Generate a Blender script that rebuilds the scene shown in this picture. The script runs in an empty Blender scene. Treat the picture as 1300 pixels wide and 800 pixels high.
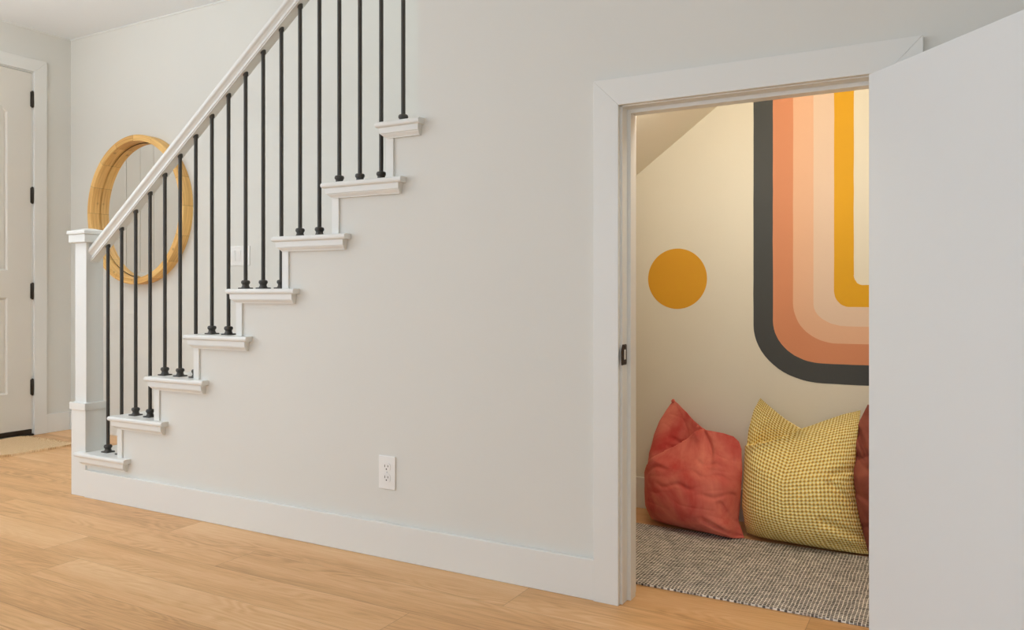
import bpy, bmesh, math, random
from mathutils import Vector, Matrix, noise
random.seed(7)
scene = bpy.context.scene
COL = scene.collection
PI = math.pi

# ------------------------------------------------------------------ materials
def srgb(r, g, b):
    f = lambda c: (c/12.92 if c <= .04045 else ((c+.055)/1.055)**2.4)
    return (f(r/255), f(g/255), f(b/255), 1)

def mat(name, col, rough=.6, metal=0, bump=None, var=None, sheen=0, spec=.5, coat=0):
    """bump=(scale, strength, distance); var=(scale, amount) small tonal mottling"""
    m = bpy.data.materials.new(name); m.use_nodes = True
    nt = m.node_tree; N = nt.nodes; L = nt.links
    b = N['Principled BSDF']
    b.inputs['Base Color'].default_value = col
    b.inputs['Roughness'].default_value = rough
    b.inputs['Metallic'].default_value = metal
    b.inputs['Specular IOR Level'].default_value = spec
    b.inputs['Sheen Weight'].default_value = sheen
    b.inputs['Coat Weight'].default_value = coat
    tc = N.new('ShaderNodeTexCoord')
    if bump:
        n = N.new('ShaderNodeTexNoise'); n.inputs['Scale'].default_value = bump[0]; n.inputs['Detail'].default_value = 5
        bp = N.new('ShaderNodeBump'); bp.inputs['Strength'].default_value = bump[1]; bp.inputs['Distance'].default_value = bump[2]
        L.new(tc.outputs['Object'], n.inputs['Vector']); L.new(n.outputs['Fac'], bp.inputs['Height']); L.new(bp.outputs['Normal'], b.inputs['Normal'])
    if var:
        n = N.new('ShaderNodeTexNoise'); n.inputs['Scale'].default_value = var[0]; n.inputs['Detail'].default_value = 4
        mr = N.new('ShaderNodeMapRange'); mr.inputs['From Min'].default_value = .3; mr.inputs['From Max'].default_value = .7
        mr.inputs['To Min'].default_value = 1-var[1]; mr.inputs['To Max'].default_value = 1+var[1]
        mx = N.new('ShaderNodeVectorMath'); mx.operation = 'SCALE'; mx.inputs[0].default_value = col[:3]
        L.new(tc.outputs['Object'], n.inputs['Vector']); L.new(n.outputs['Fac'], mr.inputs['Value'])
        L.new(mr.outputs['Result'], mx.inputs['Scale']); L.new(mx.outputs['Vector'], b.inputs['Base Color'])
    return m

M_wall = mat('wall_paint', srgb(221, 220, 213), .75, bump=(160, .12, .002), var=(1.2, .012))
M_ceil = mat('ceiling_paint', srgb(236, 240, 243), .85, bump=(120, .12, .002))
M_trim = mat('white_trim_paint', srgb(228, 228, 223), .38, bump=(45, .04, .002))
M_entry = mat('entry_door_paint', srgb(222, 218, 208), .42, bump=(60, .05, .002))
M_slab = mat('door_slab_paint', srgb(224, 227, 227), .45, bump=(90, .06, .0015))
M_closet = mat('closet_wall_paint', srgb(228, 221, 204), .75, bump=(120, .15, .002), var=(2, .02))
M_iron = mat('black_iron', (.046, .040, .031, 1), .5, spec=.5, bump=(200, .1, .001))
M_bronze = mat('dark_bronze', (.045, .035, .026, 1), .38, metal=.7)
M_plastic = mat('white_plastic', srgb(238, 237, 233), .35)
M_slot = mat('dark_slot', (.03, .028, .025, 1), .8)
M_char = mat('charcoal_wall_paint', srgb(70, 72, 72), .7, bump=(140, .2, .002), var=(3, .06))
M_terra = mat('terracotta_wall_paint', srgb(216, 143, 103), .7, bump=(140, .15, .002), var=(3, .03))
M_peach = mat('peach_wall_paint', srgb(230, 182, 148), .7, bump=(140, .15, .002), var=(3, .02))
M_blush = mat('pale_blush_wall_paint', srgb(228, 200, 176), .7, bump=(140, .15, .002), var=(3, .02))
M_yellow = mat('mustard_wall_paint', srgb(222, 164, 8), .7, bump=(140, .15, .002), var=(3, .03))
M_ochre = mat('ochre_wall_paint', srgb(222, 160, 34), .7, bump=(140, .15, .002), var=(3, .03))
M_outside = mat('glass_frame_white', srgb(235, 235, 235), .5)

def glass_mat():
    m = bpy.data.materials.new('mirror_glass'); m.use_nodes = True
    b = m.node_tree.nodes['Principled BSDF']
    b.inputs['Base Color'].default_value = (.93, .94, .93, 1); b.inputs['Metallic'].default_value = 1
    b.inputs['Roughness'].default_value = .015
    return m
M_mirror = glass_mat()

def floor_mat():
    m = bpy.data.materials.new('oak_plank_floor'); m.use_nodes = True
    nt = m.node_tree; N = nt.nodes; L = nt.links; b = N['Principled BSDF']
    uv = N.new('ShaderNodeUVMap'); uv.uv_map = 'UVMap'
    at = N.new('ShaderNodeAttribute'); at.attribute_name = 'tone'; at.attribute_type = 'GEOMETRY'
    sep = N.new('ShaderNodeSeparateXYZ'); L.new(uv.outputs['UV'], sep.inputs[0])
    tw = N.new('ShaderNodeMath'); tw.operation = 'MULTIPLY'; tw.inputs[1].default_value = 37.0; L.new(at.outputs['Fac'], tw.inputs[0])
    def vec(sx, sy):
        a = N.new('ShaderNodeMath'); a.operation = 'MULTIPLY'; a.inputs[1].default_value = sx; L.new(sep.outputs['X'], a.inputs[0])
        c = N.new('ShaderNodeMath'); c.operation = 'MULTIPLY'; c.inputs[1].default_value = sy; L.new(sep.outputs['Y'], c.inputs[0])
        v = N.new('ShaderNodeCombineXYZ'); L.new(a.outputs[0], v.inputs[0]); L.new(c.outputs[0], v.inputs[1]); L.new(tw.outputs[0], v.inputs[2]); return v
    # cathedral grain: contour rings of a stretched noise
    n1 = N.new('ShaderNodeTexNoise'); n1.inputs['Scale'].default_value = 1; n1.inputs['Detail'].default_value = 2.5; n1.inputs['Roughness'].default_value = .45
    L.new(vec(1.15, 5.5).outputs[0], n1.inputs['Vector'])
    k = N.new('ShaderNodeMath'); k.operation = 'MULTIPLY'; k.inputs[1].default_value = 150; L.new(n1.outputs['Fac'], k.inputs[0])
    s = N.new('ShaderNodeMath'); s.operation = 'SINE'; L.new(k.outputs[0], s.inputs[0])
    n2 = N.new('ShaderNodeTexNoise'); n2.inputs['Scale'].default_value = 1; n2.inputs['Detail'].default_value = 6; n2.inputs['Roughness'].default_value = .62
    L.new(vec(7, 170).outputs[0], n2.inputs['Vector'])
    n3 = N.new('ShaderNodeTexNoise'); n3.inputs['Scale'].default_value = 1; n3.inputs['Detail'].default_value = 3
    L.new(vec(1.0, 9).outputs[0], n3.inputs['Vector'])
    def mad(src, mul, add):
        x = N.new('ShaderNodeMath'); x.operation = 'MULTIPLY_ADD'; x.inputs[1].default_value = mul; x.inputs[2].default_value = add; L.new(src, x.inputs[0]); return x.outputs[0]
    def addn(a, c):
        x = N.new('ShaderNodeMath'); x.operation = 'ADD'; L.new(a, x.inputs[0]); L.new(c, x.inputs[1]); return x.outputs[0]
    # ring contrast varies across the floor
    n4 = N.new('ShaderNodeTexNoise'); n4.inputs['Scale'].default_value = 1; L.new(vec(1.7, 8).outputs[0], n4.inputs['Vector'])
    amp = N.new('ShaderNodeMapRange'); amp.inputs['From Min'].default_value = .45; amp.inputs['From Max'].default_value = .7
    amp.inputs['To Min'].default_value = .01; amp.inputs['To Max'].default_value = .13; L.new(n4.outputs['Fac'], amp.inputs['Value'])
    ring = N.new('ShaderNodeMath'); ring.operation = 'MULTIPLY'; L.new(s.outputs[0], ring.inputs[0]); L.new(amp.outputs[0], ring.inputs[1])
    f = addn(addn(mad(n2.outputs['Fac'], .78, -.39), mad(n3.outputs['Fac'], .85, -.425)), addn(ring.outputs[0], mad(at.outputs['Fac'], .42, -.21)))
    f = mad(f, 1.0, .5)
    cr = N.new('ShaderNodeValToRGB'); L.new(f, cr.inputs[0])
    e = cr.color_ramp.elements; e[0].position = .12; e[0].color = srgb(176, 128, 80); e[1].position = .9; e[1].color = srgb(235, 194, 145)
    x = cr.color_ramp.elements.new(.5); x.color = srgb(218, 169, 115)
    # joint line along the plank edges (uv.y across plank in metres measured from edge stored in second map)
    uv2 = N.new('ShaderNodeUVMap'); uv2.uv_map = 'Edge'
    sp2 = N.new('ShaderNodeSeparateXYZ'); L.new(uv2.outputs['UV'], sp2.inputs[0])
    def edge(o, w):
        a = N.new('ShaderNodeMath'); a.operation = 'SUBTRACT'; a.inputs[1].default_value = .5; L.new(o, a.inputs[0])
        c = N.new('ShaderNodeMath'); c.operation = 'ABSOLUTE'; L.new(a.outputs[0], c.inputs[0])
        g = N.new('ShaderNodeMath'); g.operation = 'GREATER_THAN'; g.inputs[1].default_value = .5-w; L.new(c.outputs[0], g.inputs[0]); return g.outputs[0]
    mxx = N.new('ShaderNodeMath'); mxx.operation = 'MAXIMUM'; L.new(edge(sp2.outputs['X'], .0007), mxx.inputs[0]); L.new(edge(sp2.outputs['Y'], .005), mxx.inputs[1])
    mk = N.new('ShaderNodeMath'); mk.operation = 'MULTIPLY'; mk.inputs[1].default_value = .42; L.new(mxx.outputs[0], mk.inputs[0])
    mix = N.new('ShaderNodeMixRGB'); L.new(mk.outputs[0], mix.inputs['Fac']); L.new(cr.outputs[0], mix.inputs[1]); mix.inputs[2].default_value = srgb(110, 72, 44)
    L.new(mix.outputs[0], b.inputs['Base Color'])
    b.inputs['Roughness'].default_value = .42; b.inputs['Specular IOR Level'].default_value = .35
    bp = N.new('ShaderNodeBump'); bp.inputs['Strength'].default_value = .12; bp.inputs['Distance'].default_value = .002
    L.new(n2.outputs['Fac'], bp.inputs['Height']); L.new(bp.outputs['Normal'], b.inputs['Normal'])
    return m
M_floor = floor_mat()

def pine_mat():
    m = bpy.data.materials.new('honey_pine'); m.use_nodes = True
    nt = m.node_tree; N = nt.nodes; L = nt.links; b = N['Principled BSDF']
    uv = N.new('ShaderNodeUVMap'); uv.uv_map = 'UVMap'      # u = angle 0..1, v = metres along the profile
    sep = N.new('ShaderNodeSeparateXYZ'); L.new(uv.outputs['UV'], sep.inputs[0])
    st = N.new('ShaderNodeMath'); st.operation = 'MULTIPLY'; st.inputs[1].default_value = 16; L.new(sep.outputs['X'], st.inputs[0])
    fl = N.new('ShaderNodeMath'); fl.operation = 'FLOOR'; L.new(st.outputs[0], fl.inputs[0])
    fr = N.new('ShaderNodeMath'); fr.operation = 'FRACT'; L.new(st.outputs[0], fr.inputs[0])
    wn = N.new('ShaderNodeTexWhiteNoise'); wn.noise_dimensions = '1D'; L.new(fl.outputs[0], wn.inputs['W'])
    cv = N.new('ShaderNodeCombineXYZ')
    a = N.new('ShaderNodeMath'); a.operation = 'MULTIPLY'; a.inputs[1].default_value = 14; L.new(sep.outputs['X'], a.inputs[0]); L.new(a.outputs[0], cv.inputs[0])
    c = N.new('ShaderNodeMath'); c.operation = 'MULTIPLY'; c.inputs[1].default_value = 130; L.new(sep.outputs['Y'], c.inputs[0]); L.new(c.outputs[0], cv.inputs[1])
    w2 = N.new('ShaderNodeMath'); w2.operation = 'MULTIPLY'; w2.inputs[1].default_value = 20; L.new(wn.outputs['Value'], w2.inputs[0]); L.new(w2.outputs[0], cv.inputs[2])
    n = N.new('ShaderNodeTexNoise'); n.inputs['Scale'].default_value = 1; n.inputs['Detail'].default_value = 4; L.new(cv.outputs[0], n.inputs['Vector'])
    t = N.new('ShaderNodeMath'); t.operation = 'MULTIPLY_ADD'; t.inputs[1].default_value = .3; L.new(wn.outputs['Value'], t.inputs[0]); L.new(n.outputs['Fac'], t.inputs[2])
    cr = N.new('ShaderNodeValToRGB'); L.new(t.outputs[0], cr.inputs[0])
    e = cr.color_ramp.elements; e[0].position = .3; e[0].color = srgb(196, 140, 68); e[1].position = .9; e[1].color = srgb(246, 202, 126)
    # knots
    tc = N.new('ShaderNodeTexCoord')
    vo = N.new('ShaderNodeTexVoronoi'); vo.inputs['Scale'].default_value = 9; L.new(tc.outputs['Object'], vo.inputs['Vector'])
    kr = N.new('ShaderNodeMapRange'); kr.inputs['From Min'].default_value = .04; kr.inputs['From Max'].default_value = .13; kr.inputs['To Min'].default_value = .75; kr.inputs['To Max'].default_value = 0; L.new(vo.outputs['Distance'], kr.inputs['Value'])
    mix = N.new('ShaderNodeMixRGB'); L.new(kr.outputs[0], mix.inputs['Fac']); L.new(cr.outputs[0], mix.inputs[1]); mix.inputs[2].default_value = srgb(120, 76, 38)
    # stave joints
    g = N.new('ShaderNodeMath'); g.operation = 'LESS_THAN'; g.inputs[1].default_value = .018; L.new(fr.outputs[0], g.inputs[0])
    gk = N.new('ShaderNodeMath'); gk.operation = 'MULTIPLY'; gk.inputs[1].default_value = .35; L.new(g.outputs[0], gk.inputs[0])
    mix2 = N.new('ShaderNodeMixRGB'); L.new(gk.outputs[0], mix2.inputs['Fac']); L.new(mix.outputs[0], mix2.inputs[1]); mix2.inputs[2].default_value = srgb(110, 75, 40)
    L.new(mix2.outputs[0], b.inputs['Base Color']); b.inputs['Roughness'].default_value = .55
    return m
M_pine = pine_mat()

def velvet_mat(name, dark, light, rough=.75):
    m = bpy.data.materials.new(name); m.use_nodes = True
    nt = m.node_tree; N = nt.nodes; L = nt.links; b = N['Principled BSDF']
    tc = N.new('ShaderNodeTexCoord')
    n = N.new('ShaderNodeTexNoise'); n.inputs['Scale'].default_value = 4.2; n.inputs['Detail'].default_value = 5; n.inputs['Roughness'].default_value = .6; n.inputs['Distortion'].default_value = .6
    L.new(tc.outputs['Object'], n.inputs['Vector'])
    cr = N.new('ShaderNodeValToRGB'); L.new(n.outputs['Fac'], cr.inputs[0])
    e = cr.color_ramp.elements; e[0].position = .34; e[0].color = dark; e[1].position = .70; e[1].color = light
    L.new(cr.outputs[0], b.inputs['Base Color'])
    b.inputs['Roughness'].default_value = rough; b.inputs['Sheen Weight'].default_value = .45; b.inputs['Sheen Roughness'].default_value = .4
    b.inputs['Sheen Tint'].default_value = light; b.inputs['Specular IOR Level'].default_value = .15
    n2 = N.new('ShaderNodeTexNoise'); n2.inputs['Scale'].default_value = 260; L.new(tc.outputs['Object'], n2.inputs['Vector'])
    bp = N.new('ShaderNodeBump'); bp.inputs['Strength'].default_value = .25; bp.inputs['Distance'].default_value = .001
    L.new(n2.outputs['Fac'], bp.inputs['Height']); L.new(bp.outputs['Normal'], b.inputs['Normal'])
    return m
M_coral = velvet_mat('coral_velvet', srgb(196, 74, 68), srgb(240, 150, 128))
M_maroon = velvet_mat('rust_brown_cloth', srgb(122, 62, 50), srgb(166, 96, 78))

def grid_weave(name, c_hi, c_mid, c_lo, scale, bumpd, rot=0, coord='UV', noise_amt=.3):
    m = bpy.data.materials.new(name); m.use_nodes = True
    nt = m.node_tree; N = nt.nodes; L = nt.links; b = N['Principled BSDF']
    tc = N.new('ShaderNodeTexCoord')
    mp = N.new('ShaderNodeMapping'); mp.inputs['Scale'].default_value = scale; mp.inputs['Rotation'].default_value = (0, 0, rot)
    L.new(tc.outputs[coord], mp.inputs['Vector'])
    nd = N.new('ShaderNodeTexNoise'); nd.inputs['Scale'].default_value = .35; nd.inputs['Detail'].default_value = 2; L.new(mp.outputs[0], nd.inputs['Vector'])
    va = N.new('ShaderNodeVectorMath'); va.operation = 'MULTIPLY_ADD'; va.inputs[1].default_value = (.5, .5, 0); L.new(nd.outputs['Color'], va.inputs[0]); L.new(mp.outputs[0], va.inputs[2])
    sep = N.new('ShaderNodeSeparateXYZ'); L.new(va.outputs[0], sep.inputs[0])
    def s(o):
        a = N.new('ShaderNodeMath'); a.operation = 'MULTIPLY'; a.inputs[1].default_value = 2*PI; L.new(o, a.inputs[0])
        c = N.new('ShaderNodeMath'); c.operation = 'SINE'; L.new(a.outputs[0], c.inputs[0]); return c.outputs[0]
    sx, sy = s(sep.outputs['X']), s(sep.outputs['Y'])
    ad = N.new('ShaderNodeMath'); ad.operation = 'ADD'; L.new(sx, ad.inputs[0]); L.new(sy, ad.inputs[1])
    n = N.new('ShaderNodeTexNoise'); n.inputs['Scale'].default_value = 1.3; n.inputs['Detail'].default_value = 3; L.new(mp.outputs[0], n.inputs['Vector'])
    t = N.new('ShaderNodeMath'); t.operation = 'MULTIPLY_ADD'; t.inputs[1].default_value = .25; t.inputs[2].default_value = .5-noise_amt/2; L.new(ad.outputs[0], t.inputs[0])
    t2 = N.new('ShaderNodeMath'); t2.operation = 'MULTIPLY_ADD'; t2.inputs[1].default_value = noise_amt; L.new(n.outputs['Fac'], t2.inputs[0]); L.new(t.outputs[0], t2.inputs[2])
    cr = N.new('ShaderNodeValToRGB'); L.new(t2.outputs[0], cr.inputs[0])
    e = cr.color_ramp.elements; e[0].position = .18; e[0].color = c_lo; e[1].position = .85; e[1].color = c_hi
    x = e.new(.5); x.color = c_mid
    L.new(cr.outputs[0], b.inputs['Base Color']); b.inputs['Roughness'].default_value = .9; b.inputs['Specular IOR Level'].default_value = .1
    bp = N.new('ShaderNodeBump'); bp.inputs['Strength'].default_value = .8; bp.inputs['Distance'].default_value = bumpd
    L.new(ad.outputs[0], bp.inputs['Height']); L.new(bp.outputs['Normal'], b.inputs['Normal'])
    return m
M_waffle = grid_weave('yellow_waffle_cloth', srgb(255, 246, 202), srgb(250, 222, 122), srgb(186, 146, 82), (40, 46, 1), .0011, noise_amt=.25)

def rug_mat():
    m = bpy.data.materials.new('grey_woven_rug'); m.use_nodes = True
    nt = m.node_tree; N = nt.nodes; L = nt.links; b = N['Principled BSDF']
    tc = N.new('ShaderNodeTexCoord')
    nd = N.new('ShaderNodeTexNoise'); nd.inputs['Scale'].default_value = 14; nd.inputs['Detail'].default_value = 2; L.new(tc.outputs['Object'], nd.inputs['Vector'])
    va = N.new('ShaderNodeVectorMath'); va.operation = 'MULTIPLY_ADD'; va.inputs[1].default_value = (.009, .009, 0); L.new(nd.outputs['Color'], va.inputs[0]); L.new(tc.outputs['Object'], va.inputs[2])
    ro = N.new('ShaderNodeMapping'); ro.inputs['Rotation'].default_value = (0, 0, PI/2); L.new(va.outputs[0], ro.inputs['Vector'])
    br = N.new('ShaderNodeTexBrick'); L.new(ro.outputs[0], br.inputs['Vector'])
    br.inputs['Scale'].default_value = 1; br.inputs['Brick Width'].default_value = .0135; br.inputs['Row Height'].default_value = .0105
    br.inputs['Mortar Size'].default_value = .0017; br.inputs['Mortar Smooth'].default_value = .6; br.offset = .5
    br.inputs['Color1'].default_value = srgb(88, 82, 76); br.inputs['Color2'].default_value = srgb(150, 142, 134); br.inputs['Mortar'].default_value = srgb(236, 230, 220)
    n = N.new('ShaderNodeTexNoise'); n.inputs['Scale'].default_value = 60; n.inputs['Detail'].default_value = 5
    mp = N.new('ShaderNodeMapping'); mp.inputs['Scale'].default_value = (.6, 1.1, 1); L.new(tc.outputs['Object'], mp.inputs['Vector']); L.new(mp.outputs[0], n.inputs['Vector'])
    mr = N.new('ShaderNodeMapRange'); mr.inputs['From Min'].default_value = .3; mr.inputs['From Max'].default_value = .7; mr.inputs['To Min'].default_value = .7; mr.inputs['To Max'].default_value = 1.35; L.new(n.outputs['Fac'], mr.inputs['Value'])
    sc = N.new('ShaderNodeVectorMath'); sc.operation = 'SCALE'; L.new(br.outputs['Color'], sc.inputs[0]); L.new(mr.outputs[0], sc.inputs['Scale'])
    L.new(sc.outputs[0], b.inputs['Base Color']); b.inputs['Roughness'].default_value = .95; b.inputs['Specular IOR Level'].default_value = .1
    bp = N.new('ShaderNodeBump'); bp.inputs['Strength'].default_value = .5; bp.inputs['Distance'].default_value = .002
    L.new(br.outputs['Fac'], bp.inputs['Height']); L.new(bp.outputs['Normal'], b.inputs['Normal'])
    return m
M_rug = rug_mat()
M_jute = grid_weave('tan_jute_weave', srgb(250, 226, 186), srgb(236, 202, 156), srgb(196, 156, 110), (140, 110, 1), .0012, coord='Object', noise_amt=.9)

# ------------------------------------------------------------------ mesh helpers
def bx(bm, x0, x1, y0, y1, z0, z1, bev=0, seg=2, rot=None):
    t = bmesh.new()
    bmesh.ops.create_cube(t, size=1)
    for v in t.verts:
        v.co = Vector(((x0+x1)/2+v.co.x*(x1-x0), (y0+y1)/2+v.co.y*(y1-y0), (z0+z1)/2+v.co.z*(z1-z0)))
    if bev: bmesh.ops.bevel(t, geom=t.edges[:], offset=bev, segments=seg, affect='EDGES', profile=.5)
    merge(bm, t, rot)

def merge(bm, t, M=None):
    if M is not None: bmesh.ops.transform(t, matrix=M, verts=t.verts)
    me = bpy.data.meshes.new('tmp'); t.to_mesh(me); t.free(); bm.from_mesh(me); bpy.data.meshes.remove(me)

def prism(bm, pts, axis, a, b, bev=0):
    """extrude closed 2-D outline; axis 'y': pts=(x,z); 'x': pts=(y,z); 'z': pts=(x,y)"""
    t = bmesh.new()
    def mk(p, d):
        return {'y': Vector((p[0], d, p[1])), 'x': Vector((d, p[0], p[1])), 'z': Vector((p[0], p[1], d))}[axis]
    A = [t.verts.new(mk(p, a)) for p in pts]; B = [t.verts.new(mk(p, b)) for p in pts]
    t.faces.new(A); t.faces.new(B[::-1])
    for i in range(len(pts)):
        j = (i+1) % len(pts); t.faces.new((A[i], B[i], B[j], A[j]))
    bmesh.ops.recalc_face_normals(t, faces=t.faces)
    if bev: bmesh.ops.bevel(t, geom=t.edges[:], offset=bev, segments=2, affect='EDGES', profile=.5)
    merge(bm, t)

def lathe(bm, prof, cx, cy, n=20, square=None):
    """prof: (r, z) pairs around a vertical axis"""
    rings = []
    for r, z in prof:
        rings.append([bm.verts.new((cx+r*math.cos(2*PI*i/n), cy+r*math.sin(2*PI*i/n), z)) for i in range(n)])
    for A, B in zip(rings, rings[1:]):
        for i in range(n):
            j = (i+1) % n; bm.faces.new((A[i], A[j], B[j], B[i]))
    bm.faces.new(rings[0][::-1]); bm.faces.new(rings[-1])

def obj(name, bm, m, parent=None, smooth=False, kind=None, origin=None):
    if origin is not None: bmesh.ops.translate(bm, vec=-Vector(origin), verts=bm.verts)
    me = bpy.data.meshes.new(name); bm.to_mesh(me); bm.free()
    me.materials.append(m)
    if smooth:
        for p in me.polygons: p.use_smooth = True
        try: me.set_sharp_from_angle(angle=math.radians(42))
        except Exception: pass
    o = bpy.data.objects.new(name, me); COL.objects.link(o)
    if origin is not None: o.location = origin
    if parent is not None: o.parent = parent
    if kind: o['kind'] = kind
    return o

def NB(): return bmesh.new()

def empty(name, loc=(0, 0, 0), label=None, cat=None, group=None, kind=None):
    o = bpy.data.objects.new(name, None); COL.objects.link(o); o.location = loc; o.empty_display_size = .1
    if label: o['label'] = label
    if cat: o['category'] = cat
    if group: o['group'] = group
    if kind: o['kind'] = kind
    return o

def tag(o, label, cat, group=None):
    o['label'] = label; o['category'] = cat
    if group: o['group'] = group
    return o

def part(name, bm, m, parent, smooth=False):
    """mesh given in world coordinates, parented to an Empty that stands at parent.location"""
    loc = Vector((0, 0, 0)); p = parent
    while p is not None: loc += p.location; p = p.parent
    bmesh.ops.translate(bm, vec=-loc, verts=bm.verts)
    return obj(name, bm, m, parent, smooth)

# ------------------------------------------------------------------ dimensions (metres)
XL, YB, ZC = -5.351, 1.073, 2.70            # left wall, back wall, ceiling
XR, YR = 2.4, -4.6                          # right wall, rear wall
TZ = [.206, .391, .581, .768, .957, 1.157, 1.347, 1.544]
TZ += [1.544+.191*k for k in range(1, 7)]
RUN = .2515
def nose(n): return -3.55+RUN*(n-1)         # nosing edge of tread n
def riser(n): return nose(n)+.030           # front face of the riser under tread n
WT = .115                                   # stair wall thickness
DX0, DX1, DZ = -.870, -.148, 1.506          # closet door opening

# ------------------------------------------------------------------ floor, one mesh of planks
def build_floor():
    bm = bmesh.new(); uv = bm.loops.layers.uv.new('UVMap'); ed = bm.loops.layers.uv.new('Edge')
    tone = bm.faces.layers.float.new('tone')
    W = .178; y_ref = -.363; Lp = 1.52
    known = {0: -2.22, -1: -2.915, -2: -2.70, 1: -4.22, 2: -3.4, 3: -2.6, -3: -1.6}
    tones = {(-1, 0): .95, (-1, 1): .62, (-2, 0): .42, (-2, 1): .85, (0, 0): .55, (0, 1): .36, (0, -1): .5, (-3, 0): .35, (-3, 1): .45, (1, 1): .35, (1, 0): .7}
    r0 = int((YR-.1-y_ref)/W)-1; r1 = int((YB+.1-y_ref)/W)+1
    for r in range(r0, r1+1):
        rng = random.Random(1000+r)
        y0 = y_ref+r*W; y1 = y0+W
        y0c, y1c = max(y0, YR-.1), min(y1, YB+.1)
        if y1c <= y0c: continue
        j = known.get(r, -2.0+rng.random()*Lp)
        x = j-Lp*10
        k = -10
        while x < XR+.1:
            xa, xb = max(x, XL-.1), min(x+Lp, XR+.1)
            if xb > xa:
                vs = [bm.verts.new(c) for c in ((xa, y0c, 0), (xb, y0c, 0), (xb, y1c, 0), (xa, y1c, 0))]
                f = bm.faces.new(vs)
                f[tone] = tones.get((r, k+1), rng.random()*.75+.12)
                off = rng.random()*9
                for l, (px, py) in zip(f.loops, ((xa, y0c), (xb, y0c), (xb, y1c), (xa, y1c))):
                    l[uv].uv = (px+off, py+r*.31); l[ed].uv = ((px-x)/Lp, (py-y0)/W)
            x += Lp; k += 1
    # slab under the planks
    bx(bm, XL-.1, XR+.1, YR-.1, YB+.1, -.1, -.004)
    return obj('floor', bm, M_floor, kind='structure')
build_floor()

# ------------------------------------------------------------------ walls and ceilings
bm = NB()
bx(bm, XL-.12, XR+.1, YB, YB+.12, 0, 5.2)
obj('wall_back', bm, M_wall, kind='structure')

# left wall with the entry door opening and a window beyond
DY0, DY1, DH = -.112, .806, 2.408
WY0, WY1 = -3.9, -1.4
bm = NB()
bx(bm, XL-.12, XL, DY1, YB, 0, ZC+.1)
bx(bm, XL-.12, XL, DY0, DY1, DH, ZC+.1)
bx(bm, XL-.12, XL, WY1, DY0, 0, ZC+.1)
bx(bm, XL-.12, XL, WY0, WY1, 0, .55); bx(bm, XL-.12, XL, WY0, WY1, 2.3, ZC+.1)
bx(bm, XL-.12, XL, YR, WY0, 0, ZC+.1)
obj('wall_left', bm, M_wall, kind='structure')

bm = NB(); bx(bm, XR, XR+.12, YR, YB, 0, 5.2); obj('wall_right', bm, M_wall, kind='structure')
RW = [(-4.4, -2.2), (-1.2, 1.0)]
bm = NB()
xs = XL-.12
for a, b_ in RW:
    bx(bm, xs, a, YR-.12, YR, 0, ZC+.1); bx(bm, a, b_, YR-.12, YR, 0, .5); bx(bm, a, b_, YR-.12, YR, 2.35, ZC+.1); xs = b_
bx(bm, xs, XR+.12, YR-.12, YR, 0, ZC+.1)
obj('wall_rear', bm, M_wall, kind='structure')

# stair wall: stepped outline with the closet doorway
out = [(-3.499, 0), (-3.499, TZ[0]-.021)]
for n in range(2, 9):
    out += [(riser(n), TZ[n-2]-.021), (riser(n), TZ[n-1]-.021)]
out += [(-1.624, TZ[7]-.021), (-1.624, ZC+.1), (XR, ZC+.1), (XR, 0), (DX1+.011, 0), (DX1+.011, DZ+.009), (DX0-.011, DZ+.009), (DX0-.011, 0)]
bm = NB(); prism(bm, out, 'y', 0, WT)
bmesh.ops.triangulate(bm, faces=[f for f in bm.faces if len(f.verts) > 4])
obj('wall_stair', bm, M_wall, kind='structure')

bm = NB()
bx(bm, XL, -2.95, YR, YB, ZC, ZC+.1); bx(bm, -2.95, XR, YR, 0, ZC, ZC+.1)
obj('ceiling', bm, M_ceil, kind='structure')
# upper stairwell shaft
bm = NB(); bx(bm, -2.95, XR, WT, YB, 5.1, 5.2); obj('ceiling_stairwell', bm, M_ceil, kind='structure')
bm = NB(); bx(bm, -3.05, -2.95, 0, YB, ZC+.1, 5.2); bx(bm, -3.05, XR, 0, WT, ZC+.1, 5.2); obj('wall_stairwell', bm, M_wall, kind='structure')

# closet under the stairs: cream lining, sloping soffit, right side wall
SL = .735
def soff(x): return 1.462+SL*(x+1.22)
bm = NB()
xf = -.35
prism(bm, [(-3.19, 0), (xf, soff(xf)), (.46, soff(xf)), (.46, soff(xf)+.03), (xf-.01, soff(xf)+.03), (-3.19, .04)], 'y', WT, YB)
obj('ceiling_closet', bm, M_closet, kind='structure')
bm = NB()
prism(bm, [(-3.19, 0), (xf, soff(xf)), (.46, soff(xf)), (.46, 0)], 'y', YB-.004, YB-.0005)
obj('wall_closet_back', bm, M_closet, kind='structure')
bm = NB(); bx(bm, .46, .5, WT, YB, 0, soff(xf)+.03); obj('wall_closet_right', bm, M_closet, kind='structure')
YC = YB-.004

# ------------------------------------------------------------------ baseboards and trims
def baseboard(name, kind, x0, x1, y, d=.015, h=.125):
    bm = NB(); bx(bm, x0, x1, y-d, y, 0, h, .0025); return obj(name, bm, M_trim, kind='structure')
baseboard('baseboard_stair', 's', -3.497, -.958, 0)
bm = NB(); bx(bm, -.066, XR, -.015, 0, 0, .125, .0025); obj('baseboard_stair_right', bm, M_trim, kind='structure')
bm = NB(); bx(bm, XL, -3.56, YB-.015, YB, 0, .125, .0025); obj('baseboard_back', bm, M_trim, kind='structure')
bm = NB(); bx(bm, XL, XL+.015, .898, YB-.0155, 0, .125, .0025); bx(bm, XL, XL+.015, YR, DY0-.095, 0, .125, .0025); obj('baseboard_left', bm, M_trim, kind='structure')
bm = NB(); bx(bm, -2.9, .455, YC-.014, YC, 0, .135, .0025); obj('baseboard_closet', bm, M_trim, kind='structure')
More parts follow.
